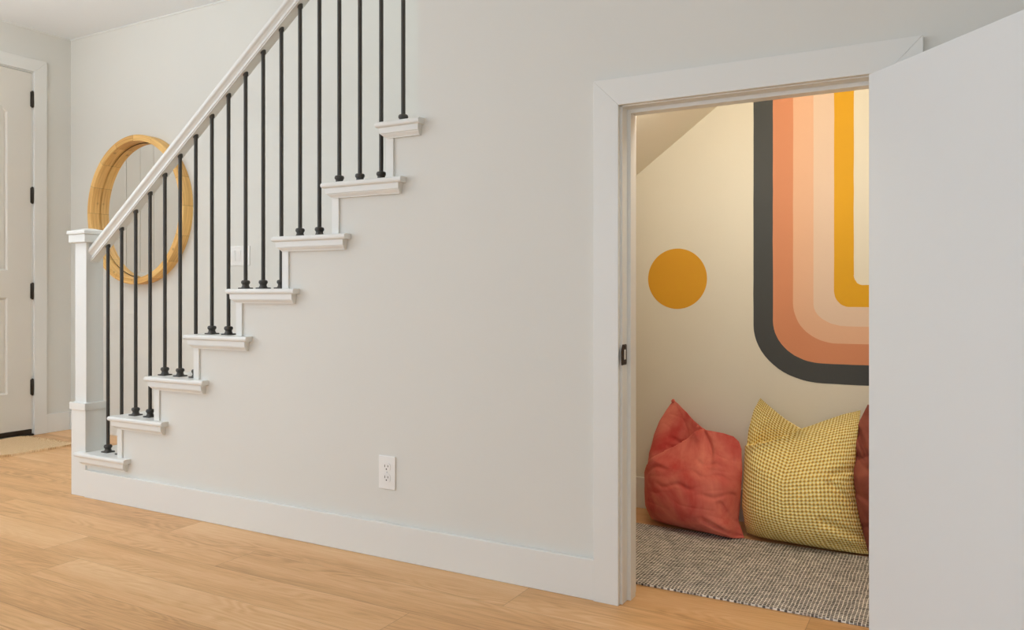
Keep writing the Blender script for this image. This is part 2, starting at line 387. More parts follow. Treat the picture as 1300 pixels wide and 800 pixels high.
bm = NB(); bx(bm, XL+.016, XR, YR, YR+.015, 0, .125, .0025); obj('baseboard_rear', bm, M_trim, kind='structure')
# fine bead along the wall and ceiling corner
bm = NB(); bx(bm, XL, -2.95, YB-.006, YB, ZC-.008, ZC); bx(bm, XL, XL+.006, YR, YB-.006, ZC-.008, ZC); obj('trim_1', bm, M_trim, kind='structure')

# closet door casing: two legs mitred into a head, then jamb and stop
CW = .081
xi0, xi1, zi = -.877, -.146, 1.503
bm = NB()
def casing(pts): prism(bm, pts, 'y', -.018, -.0002, .0014)
casing([(xi0-CW, 0), (xi0, 0), (xi0, zi), (xi0-CW, zi+CW)])
casing([(xi1+CW, 0), (xi1, 0), (xi1, zi), (xi1+CW, zi+CW)][::-1])
casing([(xi0-CW, zi+CW), (xi0, zi), (xi1, zi), (xi1+CW, zi+CW)])
tr = obj('trim_2', bm, M_trim, kind='structure')
bm = NB()
bx(bm, DX0-.012, DX0, -.0005, WT+.002, 0, DZ, .001); bx(bm, DX1, DX1+.012, -.0005, WT+.002, 0, DZ, .001); bx(bm, DX0-.012, DX1+.012, -.0005, WT+.002, DZ-.006, DZ+.01, .001)
# door stop
bx(bm, DX0-.004, DX0+.011, .040, .082, 0, DZ, .0012); bx(bm, DX1-.011, DX1+.004, .040, .082, 0, DZ, .0012); bx(bm, DX0-.004, DX1+.004, .0405, .082, DZ-.018, DZ-.002, .0012)
jamb = obj('door_frame', bm, M_trim, kind='structure')
bm = NB()
pl = [(-.012, .722), (.026, .722), (.030, .726), (.030, .780), (.026, .784), (-.002, .784), (-.010, .774), (-.014, .764), (-.014, .742)]
prism(bm, pl, 'x', DX0, DX0+.0022, .0006)
sp = obj('strike_plate', bm, M_bronze, jamb); sp['label'] = 'dark bronze strike plate'
bm = NB(); bx(bm, DX0+.0021, DX0+.0028, .008, .020, .738, .768, .0003); obj('latch_slot', bm, M_trim, sp)
for z in (.729, .777):
    bm = NB(); bmesh.ops.create_uvsphere(bm, u_segments=10, v_segments=6, radius=.003, matrix=Matrix.Translation((DX0+.0022, .014, z)))
    obj('screw', bm, M_iron, sp, True)

# closet door, open toward the hall; flat slab
hx, hy = -.186, -.065
d = Vector((.654, -.756, 0)).normalized(); nb = Vector((.756, .654, 0)).normalized()
door = empty('door_2', (hx, hy, 0), kind='structure')
R = Matrix(((d.x, nb.x, 0, 0), (d.y, nb.y, 0, 0), (0, 0, 1, 0), (0, 0, 0, 1)))
bm = NB(); bx(bm, 0, .708, 0, .035, .010, 1.490, .002); bmesh.ops.transform(bm, matrix=R, verts=bm.verts); obj('door_slab', bm, M_slab, door)
bm = NB()
for z in (.17, .75, 1.32):
    bx(bm, -.004, .001, .006, .034, z-.045, z+.045, .0006, rot=R)
    t = NB(); lathe(t, [(.006, z-.045), (.006, z+.045)], -.006, .037, 12); merge(bm, t, R)
obj('hinge', bm, M_bronze, door, True)
bm = NB()
for s in (-1, 1):
    t = NB(); lathe(t, [(.026, 0), (.026, .006), (.010, .010), (.010, .035), (.022, .040), (.026, .052), (.018, .062)], 0, 0, 24)
    Mk = R @ Matrix.Translation((.645, 0 if s < 0 else .035, .752)) @ Matrix.Rotation(PI/2 if s < 0 else -PI/2, 4, 'X'); merge(bm, t, Mk)
obj('door_knob', bm, M_bronze, door, True)

# ------------------------------------------------------------------ entry door in the left wall
ed_ = empty('door_1', (XL, DY0, 0), kind='structure')
fx = XL+.004     # face of the door slab
bm = NB()
# slab face with two recessed panels, the top one with an arched head
ya, yb_ = DY0+.004, DY1-.004
pyl, pyr = ya+.150, yb_-.150
LZ0, LZ1, UZ0, UZ1 = .285, .915, 1.088, 2.235
arch = .115
def face_frame(bm, x0, x1):
    bx(bm, x0, x1, ya, pyl, .042, 2.402); bx(bm, x0, x1, pyr, yb_, .042, 2.402)
    bx(bm, x0, x1, pyl, pyr, .042, LZ0); bx(bm, x0, x1, pyl, pyr, LZ1, UZ0)
    pts = [(pyl, 2.402), (pyl, UZ1-arch)]
    for i in range(1, 20):
        t = i/20; yy = pyl+(pyr-pyl)*t; pts.append((yy, UZ1-arch+arch*math.sin(PI*t)**.8))
    pts += [(pyr, UZ1-arch), (pyr, 2.402)]
    prism(bm, pts, 'x', x0, x1)
face_frame(bm, fx-.014, fx)
bx(bm, fx-.045, fx-.014, ya, yb_, .042, 2.402)
part('door_slab', bm, M_entry, ed_)
def panel_moulding(z0, z1, arched):
    bm = NB(); w = .016
    path = [(pyl, z0), (pyr, z0)]
    if arched:
        path += [(pyr, z1-arch)]
        for i in range(19, 0, -1):
            t = i/20; path.append((pyl+(pyr-pyl)*t, z1-arch+arch*math.sin(PI*t)**.8))
        path += [(pyl, z1-arch)]
    else: path += [(pyr, z1), (pyl, z1)]
    n = len(path); cy = sum(p[0] for p in path)/n; cz = (z0+z1)/2
    def inset(dd):
        res = []
        for i in range(n):
            p0, p1, p2 = Vector(path[i-1]), Vector(path[i]), Vector(path[(i+1) % n])
            e1 = (p1-p0).normalized(); e2 = (p2-p1).normalized()
            n1 = Vector((-e1.y, e1.x)); n2 = Vector((-e2.y, e2.x)); m = (n1+n2); m /= max(m.length_squared/2, .3)
            res.append(p1+m*dd)
        return res
    rings = [(inset(0), fx), (inset(.004), fx-.002), (inset(w*.6), fx-.010), (inset(w), fx-.012), (inset(w+.002), fx-.0138)]
    vr = [[bm.verts.new((x, q.x, q.y)) for q in r] for r, x in rings]
    for A, B in zip(vr, vr[1:]):
        for i in range(n):
            j = (i+1) % n; bm.faces.new((A[i], A[j], B[j], B[i]))
    bmesh.ops.recalc_face_normals(bm, faces=bm.faces)
    return bm
part('panel_moulding', panel_moulding(LZ0, LZ1, False), M_entry, ed_)
part('panel_moulding', panel_moulding(UZ0, UZ1, True), M_entry, ed_)
# planked panels
def planks(z0, z1):
    bm = NB(); n = 5; a, b_ = pyl+.018, pyr-.018; w = (b_-a)/n
    for i in range(n): bx(bm, fx-.0145, fx-.009, a+i*w+.0012, a+(i+1)*w-.0012, z0, z1, .0016)
    return bm
part('panel', planks(LZ0+.018, LZ1-.018), M_entry, ed_)
part('panel', planks(UZ0+.018, UZ1-.012-arch*.35), M_entry, ed_)
for z in (2.23, 1.592, .957, .32):
    bm = NB(); lathe(bm, [(.0045, z-.056), (.0075, z-.052), (.0075, z+.052), (.0045, z+.056)], XL+.011, DY1-.002, 14); bx(bm, XL+.003, XL+.006, DY1-.012, DY1+.006, z-.05, z+.05)
    h = part('hinge', bm, M_bronze, ed_, True); h['label'] = 'dark bronze hinge'
bm = NB(); bx(bm, XL-.05, XL+.010, ya, yb_, .012, .040, .002)
part('door_sweep', bm, M_bronze, ed_)
bm = NB(); bx(bm, XL-.1, XL+.028, DY0, DY1, 0, .012, .003); part('threshold', bm, M_bronze, ed_)
bm = NB()
t = NB(); lathe(t, [(.028, 0), (.028, .006), (.011, .010), (.011, .035), (.026, .042), (.028, .056), (.016, .066)], 0, 0, 24)
merge(bm, t, Matrix.Translation((fx, DY0+.07, .93)) @ Matrix.Rotation(PI/2, 4, 'Y')); part('door_knob', bm, M_bronze, ed_, True)
# casing round the entry door
bm = NB()
def casx(pts): prism(bm, pts, 'x', XL+.0002, XL+.018, .002)
i0, i1, iz, cw = DY0-.006, DY1+.008, DH+.006, .084
casx([(i1, 0), (i1+cw, 0), (i1+cw, iz+cw), (i1, iz)]); casx([(i0, 0), (i0-cw, 0), (i0-cw, iz+cw), (i0, iz)][::-1]); casx([(i0, iz), (i1, iz), (i1+cw, iz+cw), (i0-cw, iz+cw)])
bx(bm, XL-.11, XL+.001, DY1-.001, DY1+.010, 0, DH); bx(bm, XL-.11, XL+.001, DY0-.010, DY0+.001, 0, DH); bx(bm, XL-.11, XL+.001, DY0, DY1, DH-.002, DH+.008)
obj('trim_3', bm, M_trim, kind='structure')
bm = NB(); bx(bm, XL-.115, XL-.10, DY0, DY1, 0, DH); obj('trim_4', bm, M_trim, kind='structure')

# windows (behind and beside the camera)
def window(name, axis, c, a, b_, z0, z1):
    bm = NB(); f = .05
    def q(u0, u1, w0, w1, dz=.04):
        if axis == 'y': bx(bm, u0, u1, c-dz, c, w0, w1, .003)
        else: bx(bm, c-dz, c, u0, u1, w0, w1, .003)
    q(a, a+f, z0, z1); q(b_-f, b_, z0, z1); q(a+f, b_-f, z0, z0+f); q(a+f, b_-f, z1-f, z1); m_ = (a+b_)/2; q(m_-.02, m_+.02, z0+f, z1-f)
    obj(name, bm, M_trim, kind='structure')
window('window_1', 'x', XL-.03, WY0, WY1, .55, 2.3)
for k, (a, b_) in enumerate(RW): window('window_%d' % (k+2), 'y', YR-.03, a, b_, .5, 2.35)

# ------------------------------------------------------------------ staircase
st = empty('staircase', (-3.5, .03, 0), 'white painted staircase with bracketed treads climbing along the hall wall', 'staircase')
def tread_bm(n):
    """board with rounded nosing on the front and on the open side"""
    bm = NB(); z1 = TZ[n-1]; z0 = z1-.0205
    x0 = nose(n); xr = x0+.366 if n < 8 else -1.598
    xe = riser(n+1)
    # board from wall to open side, then the return piece that runs past the next riser
    if n < 8: bx(bm, x0, xe, .0, YB-.002, z0, z1, .0)
    else: bx(bm, x0, -1.625, .0, YB-.002, z0, z1, .0); bx(bm, -1.625, xe, WT+.001, YB-.002, z0, z1, .0)
    bx(bm, x0, xr, -.036, .0005, z0, z1, .0)
    bmesh.ops.remove_doubles(bm, verts=bm.verts, dist=1e-5)
    es = [e for e in bm.edges if all(abs(v.co.x-x0) < 1e-5 and v.co.y > -.05 for v in e.verts) and abs(e.verts[0].co.z-e.verts[1].co.z) < 1e-6 and e.calc_length() > .02]
    es += [e for e in bm.edges if all(abs(v.co.y+.036) < 1e-5 for v in e.verts) and abs(e.verts[0].co.z-e.verts[1].co.z) < 1e-6]
    bmesh.ops.bevel(bm, geom=list(set(es)), offset=.0085, segments=4, affect='EDGES', profile=.5)
    return bm
def cove_bm(n):
    """moulding tucked under the nosing of the open side, splayed at its left end"""
    bm = NB(); z = TZ[n-1]-.0205; x0 = nose(n); xr = (x0+.350) if n < 8 else -1.607
    prof = [(.0, 0), (-.026, 0), (-.026, -.0205), (-.0215, -.0212), (-.0215, -.0235), (-.0185, -.0275), (-.0140, -.0325), (-.0125, -.0345), (-.0125, -.0370), (0, -.0370)]
    def ring(xf_):
        return [bm.verts.new((xf_(y, zz), y-.0002, z+zz)) for y, zz in prof]
    A = ring(lambda y, zz: x0+.013+max(0, -.018-zz)*1.15); B = ring(lambda y, zz: xr-max(0, -.020-zz)*.25)
    n_ = len(prof)
    for i in range(n_):
        j = (i+1) % n_; bm.faces.new((A[i], A[j], B[j], B[i]))
    bm.faces.new(A[::-1]); bm.faces.new(B); bmesh.ops.recalc_face_normals(bm, faces=bm.faces)
    return bm
for n in range(1, 15):
    if n <= 8:
        tr_ = part('tread', tread_bm(n), M_trim, st)
        part('cove_moulding', cove_bm(n), M_trim, tr_)
    else:
        bm = NB(); bx(bm, nose(n), riser(n+1) if n < 14 else XR-.002, WT+.001, YB-.002, TZ[n-1]-.0205, TZ[n-1], .004); part('tread', bm, M_trim, st)
for n in range(1, 15):
    zb = 0 if n == 1 else TZ[n-2]
    bm = NB()
    if n <= 8:
        y0 = .002 if n == 1 else -.0068
        bx(bm, riser(n), riser(n)+.018, (.11 if n == 1 else 0), YB-.002, zb, TZ[n-1]-.0205)
        if n > 1: bx(bm, riser(n), riser(n)+.033, -.0075, .0, zb, TZ[n-1]-.021, .0012)
    else: bx(bm, riser(n), riser(n)+.018, WT+.001, YB-.002, zb, TZ[n-1]-.0205)
    part('riser', bm, M_trim, st)

# railing: newel, handrail, iron balusters with shoes
rl = empty('stair_railing', (-3.553, .048, 0), 'white stair banister with square newel post and thin black iron balusters', 'banister')
NX, NY = -3.553, .046
def sq(bm, h, z0, z1, bev=.002): bx(bm, NX-h, NX+h, NY-h, NY+h, z0, z1, bev)
bm = NB(); sq(bm, .054, 0, .40, .0015); sq(bm, .0425, .40, 1.18, .0015)
nw = part('newel_post', bm, M_trim, rl)
bm = NB(); sq(bm, .0605, .397, .432, .003); part('collar', bm, M_trim, nw)
bm = NB(); sq(bm, .0625, 1.176, 1.214, .0025); sq(bm, .069, 1.214, 1.232, .004)
a = .066; t = NB()
vs = [t.verts.new((NX+sx*a, NY+sy*a, 1.231)) for sx, sy in ((-1, -1), (1, -1), (1, 1), (-1, 1))]
vt = [t.verts.new((NX+sx*.02, NY+sy*.02, 1.243)) for sx, sy in ((-1, -1), (1, -1), (1, 1), (-1, 1))]
t.faces.new(vt); t.faces.new(vs[::-1])
for i in range(4): j = (i+1) % 4; t.faces.new((vs[i], vs[j], vt[j], vt[i]))
merge(bm, t); part('cap', bm, M_trim, nw)

BY = .045; RS = .753                      # baluster line, rail slope
def rail_z(x): return 1.078+RS*(x+3.519)  # underside of the handrail
half = [(.0205, 0), (.0205, .004), (.0235, .0055), (.0235, .0095), (.0205, .011), (.0165, .015), (.0170, .022), (.0235, .030), (.0290, .034), (.0310, .038), (.0310, .046), (.0285, .052), (.0180, .057), (0, .0585)]
prof = half+[(-y, z) for y, z in half[-2::-1]]
bm = NB(); k = 1/math.cos(math.atan(RS))
xa, xb = NX+.0425, -1.626
A = [bm.verts.new((xa, BY-y, rail_z(xa)+z*k)) for y, z in prof]; B = [bm.verts.new((xb, BY-y, rail_z(xb)+z*k)) for y, z in prof]
for i in range(len(prof)):
    j = (i+1) % len(prof); bm.faces.new((A[i], B[i], B[j], A[j]))
bm.faces.new(A); bm.faces.new(B[::-1]); bmesh.ops.recalc_face_normals(bm, faces=bm.faces)
part('handrail', bm, M_trim, rl)

owner = [1, 1, 2, 2, 3, 3, 3, 4, 4, 5, 5, 5, 6, 6, 7, 7, 7, 8]
shoe_mesh = None
for kk, tn in enumerate(owner):
    x = -3.411+.09935*kk; z0 = TZ[tn-1]; z1 = rail_z(x)
    bm = NB(); bmesh.ops.create_cone(bm, cap_ends=True, segments=16, radius1=.0078, radius2=.0078, depth=z1+.006-z0, matrix=Matrix.Translation((x, BY, (z0+z1+.006)/2)))
    # ferrule where the bar enters the rail
    lathe(bm, [(.0105, z1-.008), (.0105, z1+.010)], x, BY, 14)
    ba = part('baluster', bm, M_iron, rl, True)
    if shoe_mesh is None:
        bm = NB(); bx(bm, -.021, .021, -.021, .021, 0, .0055, .0012)
        lathe(bm, [(.0175, .0055), (.0155, .009), (.0135, .014), (.0140, .019), (.0175, .023), (.0180, .028), (.0165, .0325), (.0145, .0345), (.0078, .036)], 0, 0, 20)
        o = obj('shoe', bm, M_iron, ba, True); shoe_mesh = o.data
    else:
        o = bpy.data.objects.new('shoe', shoe_mesh); COL.objects.link(o); o.parent = ba
    o.location = Vector((x, BY, z0))-rl.location

# ------------------------------------------------------------------ round mirror
mc = Vector((-4.577, YB, 1.477)); Ro, Ri, Dm = .4775, .438, .072
mir = empty('wall_mirror', mc, 'large round mirror in a deep honey pine hoop frame on the stairwell wall', 'mirror')
bm = NB(); uvl = bm.loops.layers.uv.new('UVMap')
pr = [(Ro, -.0005), (Ro, -Dm+.003), (Ro-.003, -Dm), (Ri+.003, -Dm), (Ri, -Dm+.003), (Ri, -.006), (Ri, -.0005)]
n = 128; rings = []
for i in range(n):
    a_ = 2*PI*i/n; rings.append([bm.verts.new((r*math.cos(a_), y, r*math.sin(a_))) for r, y in pr])
vlen = [0]
for p, q in zip(pr, pr[1:]): vlen.append(vlen[-1]+math.dist(p, q))
for i in range(n):
    j = (i+1) % n
    for k_ in range(len(pr)-1):
        f = bm.faces.new((rings[i][k_], rings[j][k_], rings[j][k_+1], rings[i][k_+1]))
        for l, (uu, vv) in zip(f.loops, ((i/n, vlen[k_]), ((i+1)/n, vlen[k_]), ((i+1)/n, vlen[k_+1]), (i/n, vlen[k_+1]))): l[uvl].uv = (uu, vv)
bmesh.ops.recalc_face_normals(bm, faces=bm.faces)
obj('frame', bm, M_pine, mir, True)
bm = NB(); bmesh.ops.create_cone(bm, cap_ends=True, segments=96, radius1=Ri-.007, radius2=Ri-.007, depth=.005, matrix=Matrix.Translation((0, -.0035, 0)) @ Matrix.Rotation(PI/2, 4, 'X'))
obj('mirror_glass', bm, M_mirror, mir)
bm = NB(); bmesh.ops.create_cone(bm, cap_ends=True, segments=96, radius1=Ri, radius2=Ri, depth=.0006, matrix=Matrix.Translation((0, -.0006, 0)) @ Matrix.Rotation(PI/2, 4, 'X'))
obj('backing_board', bm, M_slot, mir)

# ------------------------------------------------------------------ switch plate and outlet
sw = empty('light_switch', (-3.691, YB, 1.163), 'white three gang light switch plate on the wall behind the balusters', 'light switch')
bm = NB(); bx(bm, -.084, .084, -.006, 0, -.058, .058, .0025); obj('wall_plate', bm, M_plastic, sw)
for i in (-1, 0, 1):
    bm = NB(); bx(bm, -.0165+i*.046, .0165+i*.046, -.0085, -.006, -.033, .033, .001)
    prism(bm, [(-.006, .031), (-.0125, .031), (-.0085, -.031), (-.006, -.031)], 'x', -.014+i*.046, .014+i*.046, .0005); obj('rocker', bm, M_plastic, sw)
    for z in (.046, -.046):
        bm = NB(); bmesh.ops.create_uvsphere(bm, u_segments=10, v_segments=6, radius=.003, matrix=Matrix.Translation((i*.046, -.0055, z)))
        obj('screw', bm, M_plastic, sw, True)

ou = empty('wall_outlet', (-1.757, 0, .302), 'white duplex electrical outlet low on the stair wall', 'outlet')
bm = NB(); bx(bm, -.037, .037, -.0055, 0, -.0595, .0595, .003, 3); obj('wall_plate', bm, M_plastic, ou)
for s in (-1, 1):
    cz = s*.0195+.001
    bm = NB(); t = NB(); bmesh.ops.create_cone(t, cap_ends=True, segments=40, radius1=.0172, radius2=.0172, depth=.0024)
    for v in t.verts: v.co.y = max(-.0138, min(.0138, v.co.y))
    merge(bm, t, Matrix.Translation((0, -.0062, cz)) @ Matrix.Rotation(PI/2, 4, 'X')); rc = obj('receptacle', bm, M_plastic, ou)
    bm = NB(); bx(bm, -.0082, -.0058, -.0077, -.0073, cz-.001, cz+.0075); bx(bm, .0058, .0082, -.0077, -.0073, cz, cz+.0068)
    bmesh.ops.create_cone(bm, cap_ends=True, segments=14, radius1=.0026, radius2=.0026, depth=.0004, matrix=Matrix.Translation((0, -.0075, cz-.0075)) @ Matrix.Rotation(PI/2, 4, 'X'))
    obj('slot', bm, M_slot, rc)
bm = NB(); bmesh.ops.create_uvsphere(bm, u_segments=10, v_segments=6, radius=.0028, matrix=Matrix.Translation((0, -.005, .001))); obj('screw', bm, M_slab, ou, True)

# ------------------------------------------------------------------ painted decorations on the closet wall
mu = empty('wall_mural', (-.16, YC, .585), 'retro mural of nested rounded stripes in charcoal, terracotta, peach and mustard', 'mural')
cxm = -.160
xsb = [-.714, -.637, -.559, -.482, -.406, -.335]
zsb = [.585, .663, .743, .811, .886, .971]
radx = [.267, .190, .165, .125, .055, .032]; radz = [.225, .165, .155, .085, .062, .040]
def u_path(i):
    x, z, rx, rz = xsb[i], zsb[i], radx[i], radz[i]; wob = lambda q: .0012*noise.noise((q*23, i*7.7, 1))
    zt = min(soff(x), 2.05)-.012
    pts = [(x+wob(zt+(z+rz-zt)*q/16), zt+(z+rz-zt)*q/16) for q in range(16)]
    for k_ in range(0, 17):
        a_ = PI+PI/2*k_/16
        pts.append((x+rx+rx*math.cos(a_)+wob(a_*2), z+rz+rz*math.sin(a_)+wob(a_*3)))
    pts += [(x+rx+(cxm-x-rx)*q/8, z+wob(q/8+x)) for q in range(1, 9)]
    right = [(2*cxm-px, pz) for px, pz in pts[-2::-1]]
    right[-1] = (right[-1][0], soff(xf)-.012)
    return pts+right
paths = [u_path(i) for i in range(6)]
for i, (mm_, lab) in enumerate(((M_char, 'charcoal'), (M_terra, 'terracotta'), (M_peach, 'peach'), (M_blush, 'pale blush'), (M_yellow, 'mustard yellow'))):
    bm = NB(); P, Q = paths[i], paths[i+1]
    yf = YC-.0012-.00002*i
    a0 = [bm.verts.new((p[0], yf, p[1])) for p in P]; b0 = [bm.verts.new((p[0], yf, p[1])) for p in Q]
    a1 = [bm.verts.new((p[0], YC, p[1])) for p in P]; b1 = [bm.verts.new((p[0], YC, p[1])) for p in Q]
    for j in range(len(P)-1):
        bm.faces.new((a0[j], a0[j+1], b0[j+1], b0[j])); bm.faces.new((a1[j], b1[j], b1[j+1], a1[j+1]))
        bm.faces.new((a0[j], a1[j], a1[j+1], a0[j+1])); bm.faces.new((b0[j], b0[j+1], b1[j+1], b1[j]))
    bmesh.ops.recalc_face_normals(bm, faces=bm.faces)
    o = part('stripe', bm, mm_, mu); o['label'] = lab+' painted stripe'
bm = NB(); bmesh.ops.create_cone(bm, cap_ends=True, segments=72, radius1=.1295, radius2=.1295, depth=.0012, matrix=Matrix.Rotation(PI/2, 4, 'X'))
o = obj('painted_circle', bm, M_ochre); o.location = (-1.035, YC-.0006, 1.002)
tag(o, 'solid ochre circle painted on the cream closet wall left of the stripes', 'painted circle')

# ------------------------------------------------------------------ rugs
bm = NB(); uvr = None
bx(bm, -1.75, .44, .178, .815, 0, .007, .0025)
o = obj('area_rug', bm, M_rug); tag(o, 'grey flat woven rug covering the closet floor under the pillows', 'rug')
jr = empty('door_mat', (-5.03, .2, 0), 'tan jute rug with frayed fringe in front of the entry door', 'rug')
def jute():
    bm = NB(); nx, ny = 50, 90; x0, x1, y0, y1 = -5.31, -4.755, -.42, .70
    top = [[None]*(ny+1) for _ in range(nx+1)]
    for i in range(nx+1):
        for j in range(ny+1):
            x = x0+(x1-x0)*i/nx; y = y0+(y1-y0)*j/ny
            if i in (0, nx): x += .006*noise.noise((0, y*18, 3))
            if i == nx: x += .014*(y-.2)
            z = .013+.0035*noise.noise((x*9, y*9, 0))+.002*noise.noise((x*40, y*40, 2))
            top[i][j] = bm.verts.new((x, y, z))
    bot = [[None]*(ny+1) for _ in range(nx+1)]
    for i in range(nx+1):
        for j in range(ny+1):
            if i in (0, nx) or j in (0, ny): bot[i][j] = bm.verts.new((top[i][j].co.x, top[i][j].co.y, .0005))
    for i in range(nx):
        for j in range(ny): bm.faces.new((top[i][j], top[i+1][j], top[i+1][j+1], top[i][j+1]))
    for i in range(nx):
        for j in (0, ny): bm.faces.new((top[i][j], top[i+1][j], bot[i+1][j], bot[i][j]))
    for j in range(ny):
        for i in (0, nx): bm.faces.new((top[i][j], top[i][j+1], bot[i][j+1], bot[i][j]))
    bmesh.ops.recalc_face_normals(bm, faces=bm.faces)
    return bm
part('weave', jute(), M_jute, jr, True)
bm = NB(); rng = random.Random(5)
for side, yy in ((1, .695), (-1, -.415)):
    for i in range(150):
        x = -5.305+.55*rng.random(); L_ = .035+.035*rng.random(); a_ = rng.uniform(-.5, .5); r = .0022
        p0 = Vector((x, yy, .010)); pv = None
        for s_ in range(4):
            p = p0+Vector((math.sin(a_)*L_*s_/3+rng.uniform(-.003, .003), side*math.cos(a_)*L_*s_/3, -.007*s_/3+rng.uniform(0, .004)*(s_ > 0)))
            rg = [bm.verts.new(p+Vector((r*math.cos(q), 0, r*math.sin(q)))) for q in (0, 2*PI/3, 4*PI/3)]
            if pv:
                for q in range(3): bm.faces.new((pv[q], pv[(q+1) % 3], rg[(q+1) % 3], rg[q]))
            pv = rg
fr = part('fringe', bm, M_jute, jr); fr['kind'] = 'stuff'

# ------------------------------------------------------------------ floor pillows
def interp(pl_, t):
    L_ = [0]
    for p, q in zip(pl_, pl_[1:]): L_.append(L_[-1]+math.dist(p, q))
    s = t*L_[-1]
    for i in range(len(pl_)-1):
        if s <= L_[i+1]+1e-9:
            f = (s-L_[i])/(L_[i+1]-L_[i]); return (pl_[i][0]+(pl_[i+1][0]-pl_[i][0])*f, pl_[i][1]+(pl_[i+1][1]-pl_[i][1])*f)
    return pl_[-1]
def sm(x): x = max(0., min(1., x)); return x*x*(3-2*x)
def seg_dist(p, poly):
    best = (9, 0, 0)
    acc = 0
    for a_, b_ in zip(poly, poly[1:]):
        ab = Vector(b_)-Vector(a_); ap = Vector(p)-Vector(a_); l = ab.length
        t_ = max(0, min(1, ap.dot(ab)/l**2)); q = ap-ab*t_; d_ = q.length
        sg = 1 if ab.x*ap.y-ab.y*ap.x > 0 else -1
        if d_ < best[0]: best = (d_, sg, acc+t_*l)
        acc += l
    return best[0]*best[1], best[2]/acc
def pillow(name, origin, phi, lean, top, right, bottom, left, T, fold, m, N_=120, seed=0, wr=.004, backT=.8, inset=.0):
    """top, right, bottom, left: seam outline in the pillow's own leaning plane (metres); T: half thickness"""
    phi = math.radians(phi); le = math.radians(lean)
    w = Vector((math.cos(phi), -math.sin(phi), 0)); nh = Vector((-math.sin(phi), -math.cos(phi), 0))
    up = -nh*math.sin(le)+Vector((0, 0, math.cos(le))); nn = nh*math.cos(le)+Vector((0, 0, math.sin(le)))
    bm = NB(); uvl = bm.loops.layers.uv.new('UVMap')
    def P(s, t):    # Coons patch; s left to right, t bottom to top
        Tt, Bb, Ll, Rr = interp(top, s), interp(bottom, s), interp(left, 1-t), interp(right, 1-t)
        TL, TR, BL, BR = top[0], top[-1], bottom[0], bottom[-1]
        return [(1-t)*Bb[i]+t*Tt[i]+(1-s)*Ll[i]+s*Rr[i]-((1-s)*(1-t)*BL[i]+s*(1-t)*BR[i]+(1-s)*t*TL[i]+s*t*TR[i]) for i in (0, 1)]
    def depth(s, t, side):
        e = .55
        ps = max(0, 1-abs(2*s-1)**2.4)**e
        tt = t/.30 if t < .30 else 1-(t-.30)/.70
        pt = (1-(1-min(1, tt))**2.6)**.5 if t < .30 else sm(min(1, tt*1.02))**.62*(.35+.65*min(1, tt*1.5))
        return T*ps*pt*(1 if side > 0 else backT)
    grid = {}
    for side in (1, -1):
        for i in range(N_+1):
            for j in range(N_+1):
                bd = i in (0, N_) or j in (0, N_)
                if side < 0 and bd: grid[side, i, j] = grid[1, i, j]; continue
                s, t = i/N_, j/N_
                # denser rows near the seams
                s = .5-.5*math.cos(PI*s)*(.6)-.5*(1-2*s)*.4 if True else s
                t = .5-.5*math.cos(PI*t)*(.6)-.5*(1-2*t)*.4
                a_, b_ = P(s, t); dep = depth(s, t, side)
                da, db, dd = (fold(a_, b_, s, t) if side > 0 else (0, 0, 0))
                ew = min(1, 6*min(s, 1-s, t, 1-t))
                q = Vector((a_*7, b_*11, seed*3.1+side))
                dd += ew*wr*(1.5*noise.noise(q*.6)+.8*noise.noise(q*1.3+Vector((5, 0, 0))))
                rd = 1-abs(noise.noise(Vector((a_*6+b_*5, b_*14-a_*3, seed))))*2.6
                dd -= ew*wr*.55*max(0, rd)**5
                off = (dep+dd)*side if not bd else 0
                p = Vector(origin)+w*(a_+da)+up*(b_+db)+nn*off
                grid[side, i, j] = bm.verts.new(p)
    for v in set(grid.values()):
        v.co.z = max(v.co.z, .0105)
        v.co.y = min(v.co.y, YC-.018 if v.co.z < .15 else YC-.004)
    for side in (1, -1):
        for i in range(N_):
            for j in range(N_):
                vs = [grid[side, i, j], grid[side, i+1, j], grid[side, i+1, j+1], grid[side, i, j+1]]
                if side < 0: vs.reverse()
                f = bm.faces.new(vs)
                st_ = [(i, j), (i+1, j), (i+1, j+1), (i, j+1)]
                if side < 0: st_.reverse()
                for l, (ii, jj) in zip(f.loops, st_): l[uvl].uv = (ii/N_, jj/N_)
    bmesh.ops.recalc_face_normals(bm, faces=bm.faces)
    o = obj(name, bm, m, None, True, origin=Vector((origin[0], origin[1], .0105)))
    md = o.modifiers.new('smooth', 'SUBSURF'); md.levels = 1; md.render_levels = 1
    return o

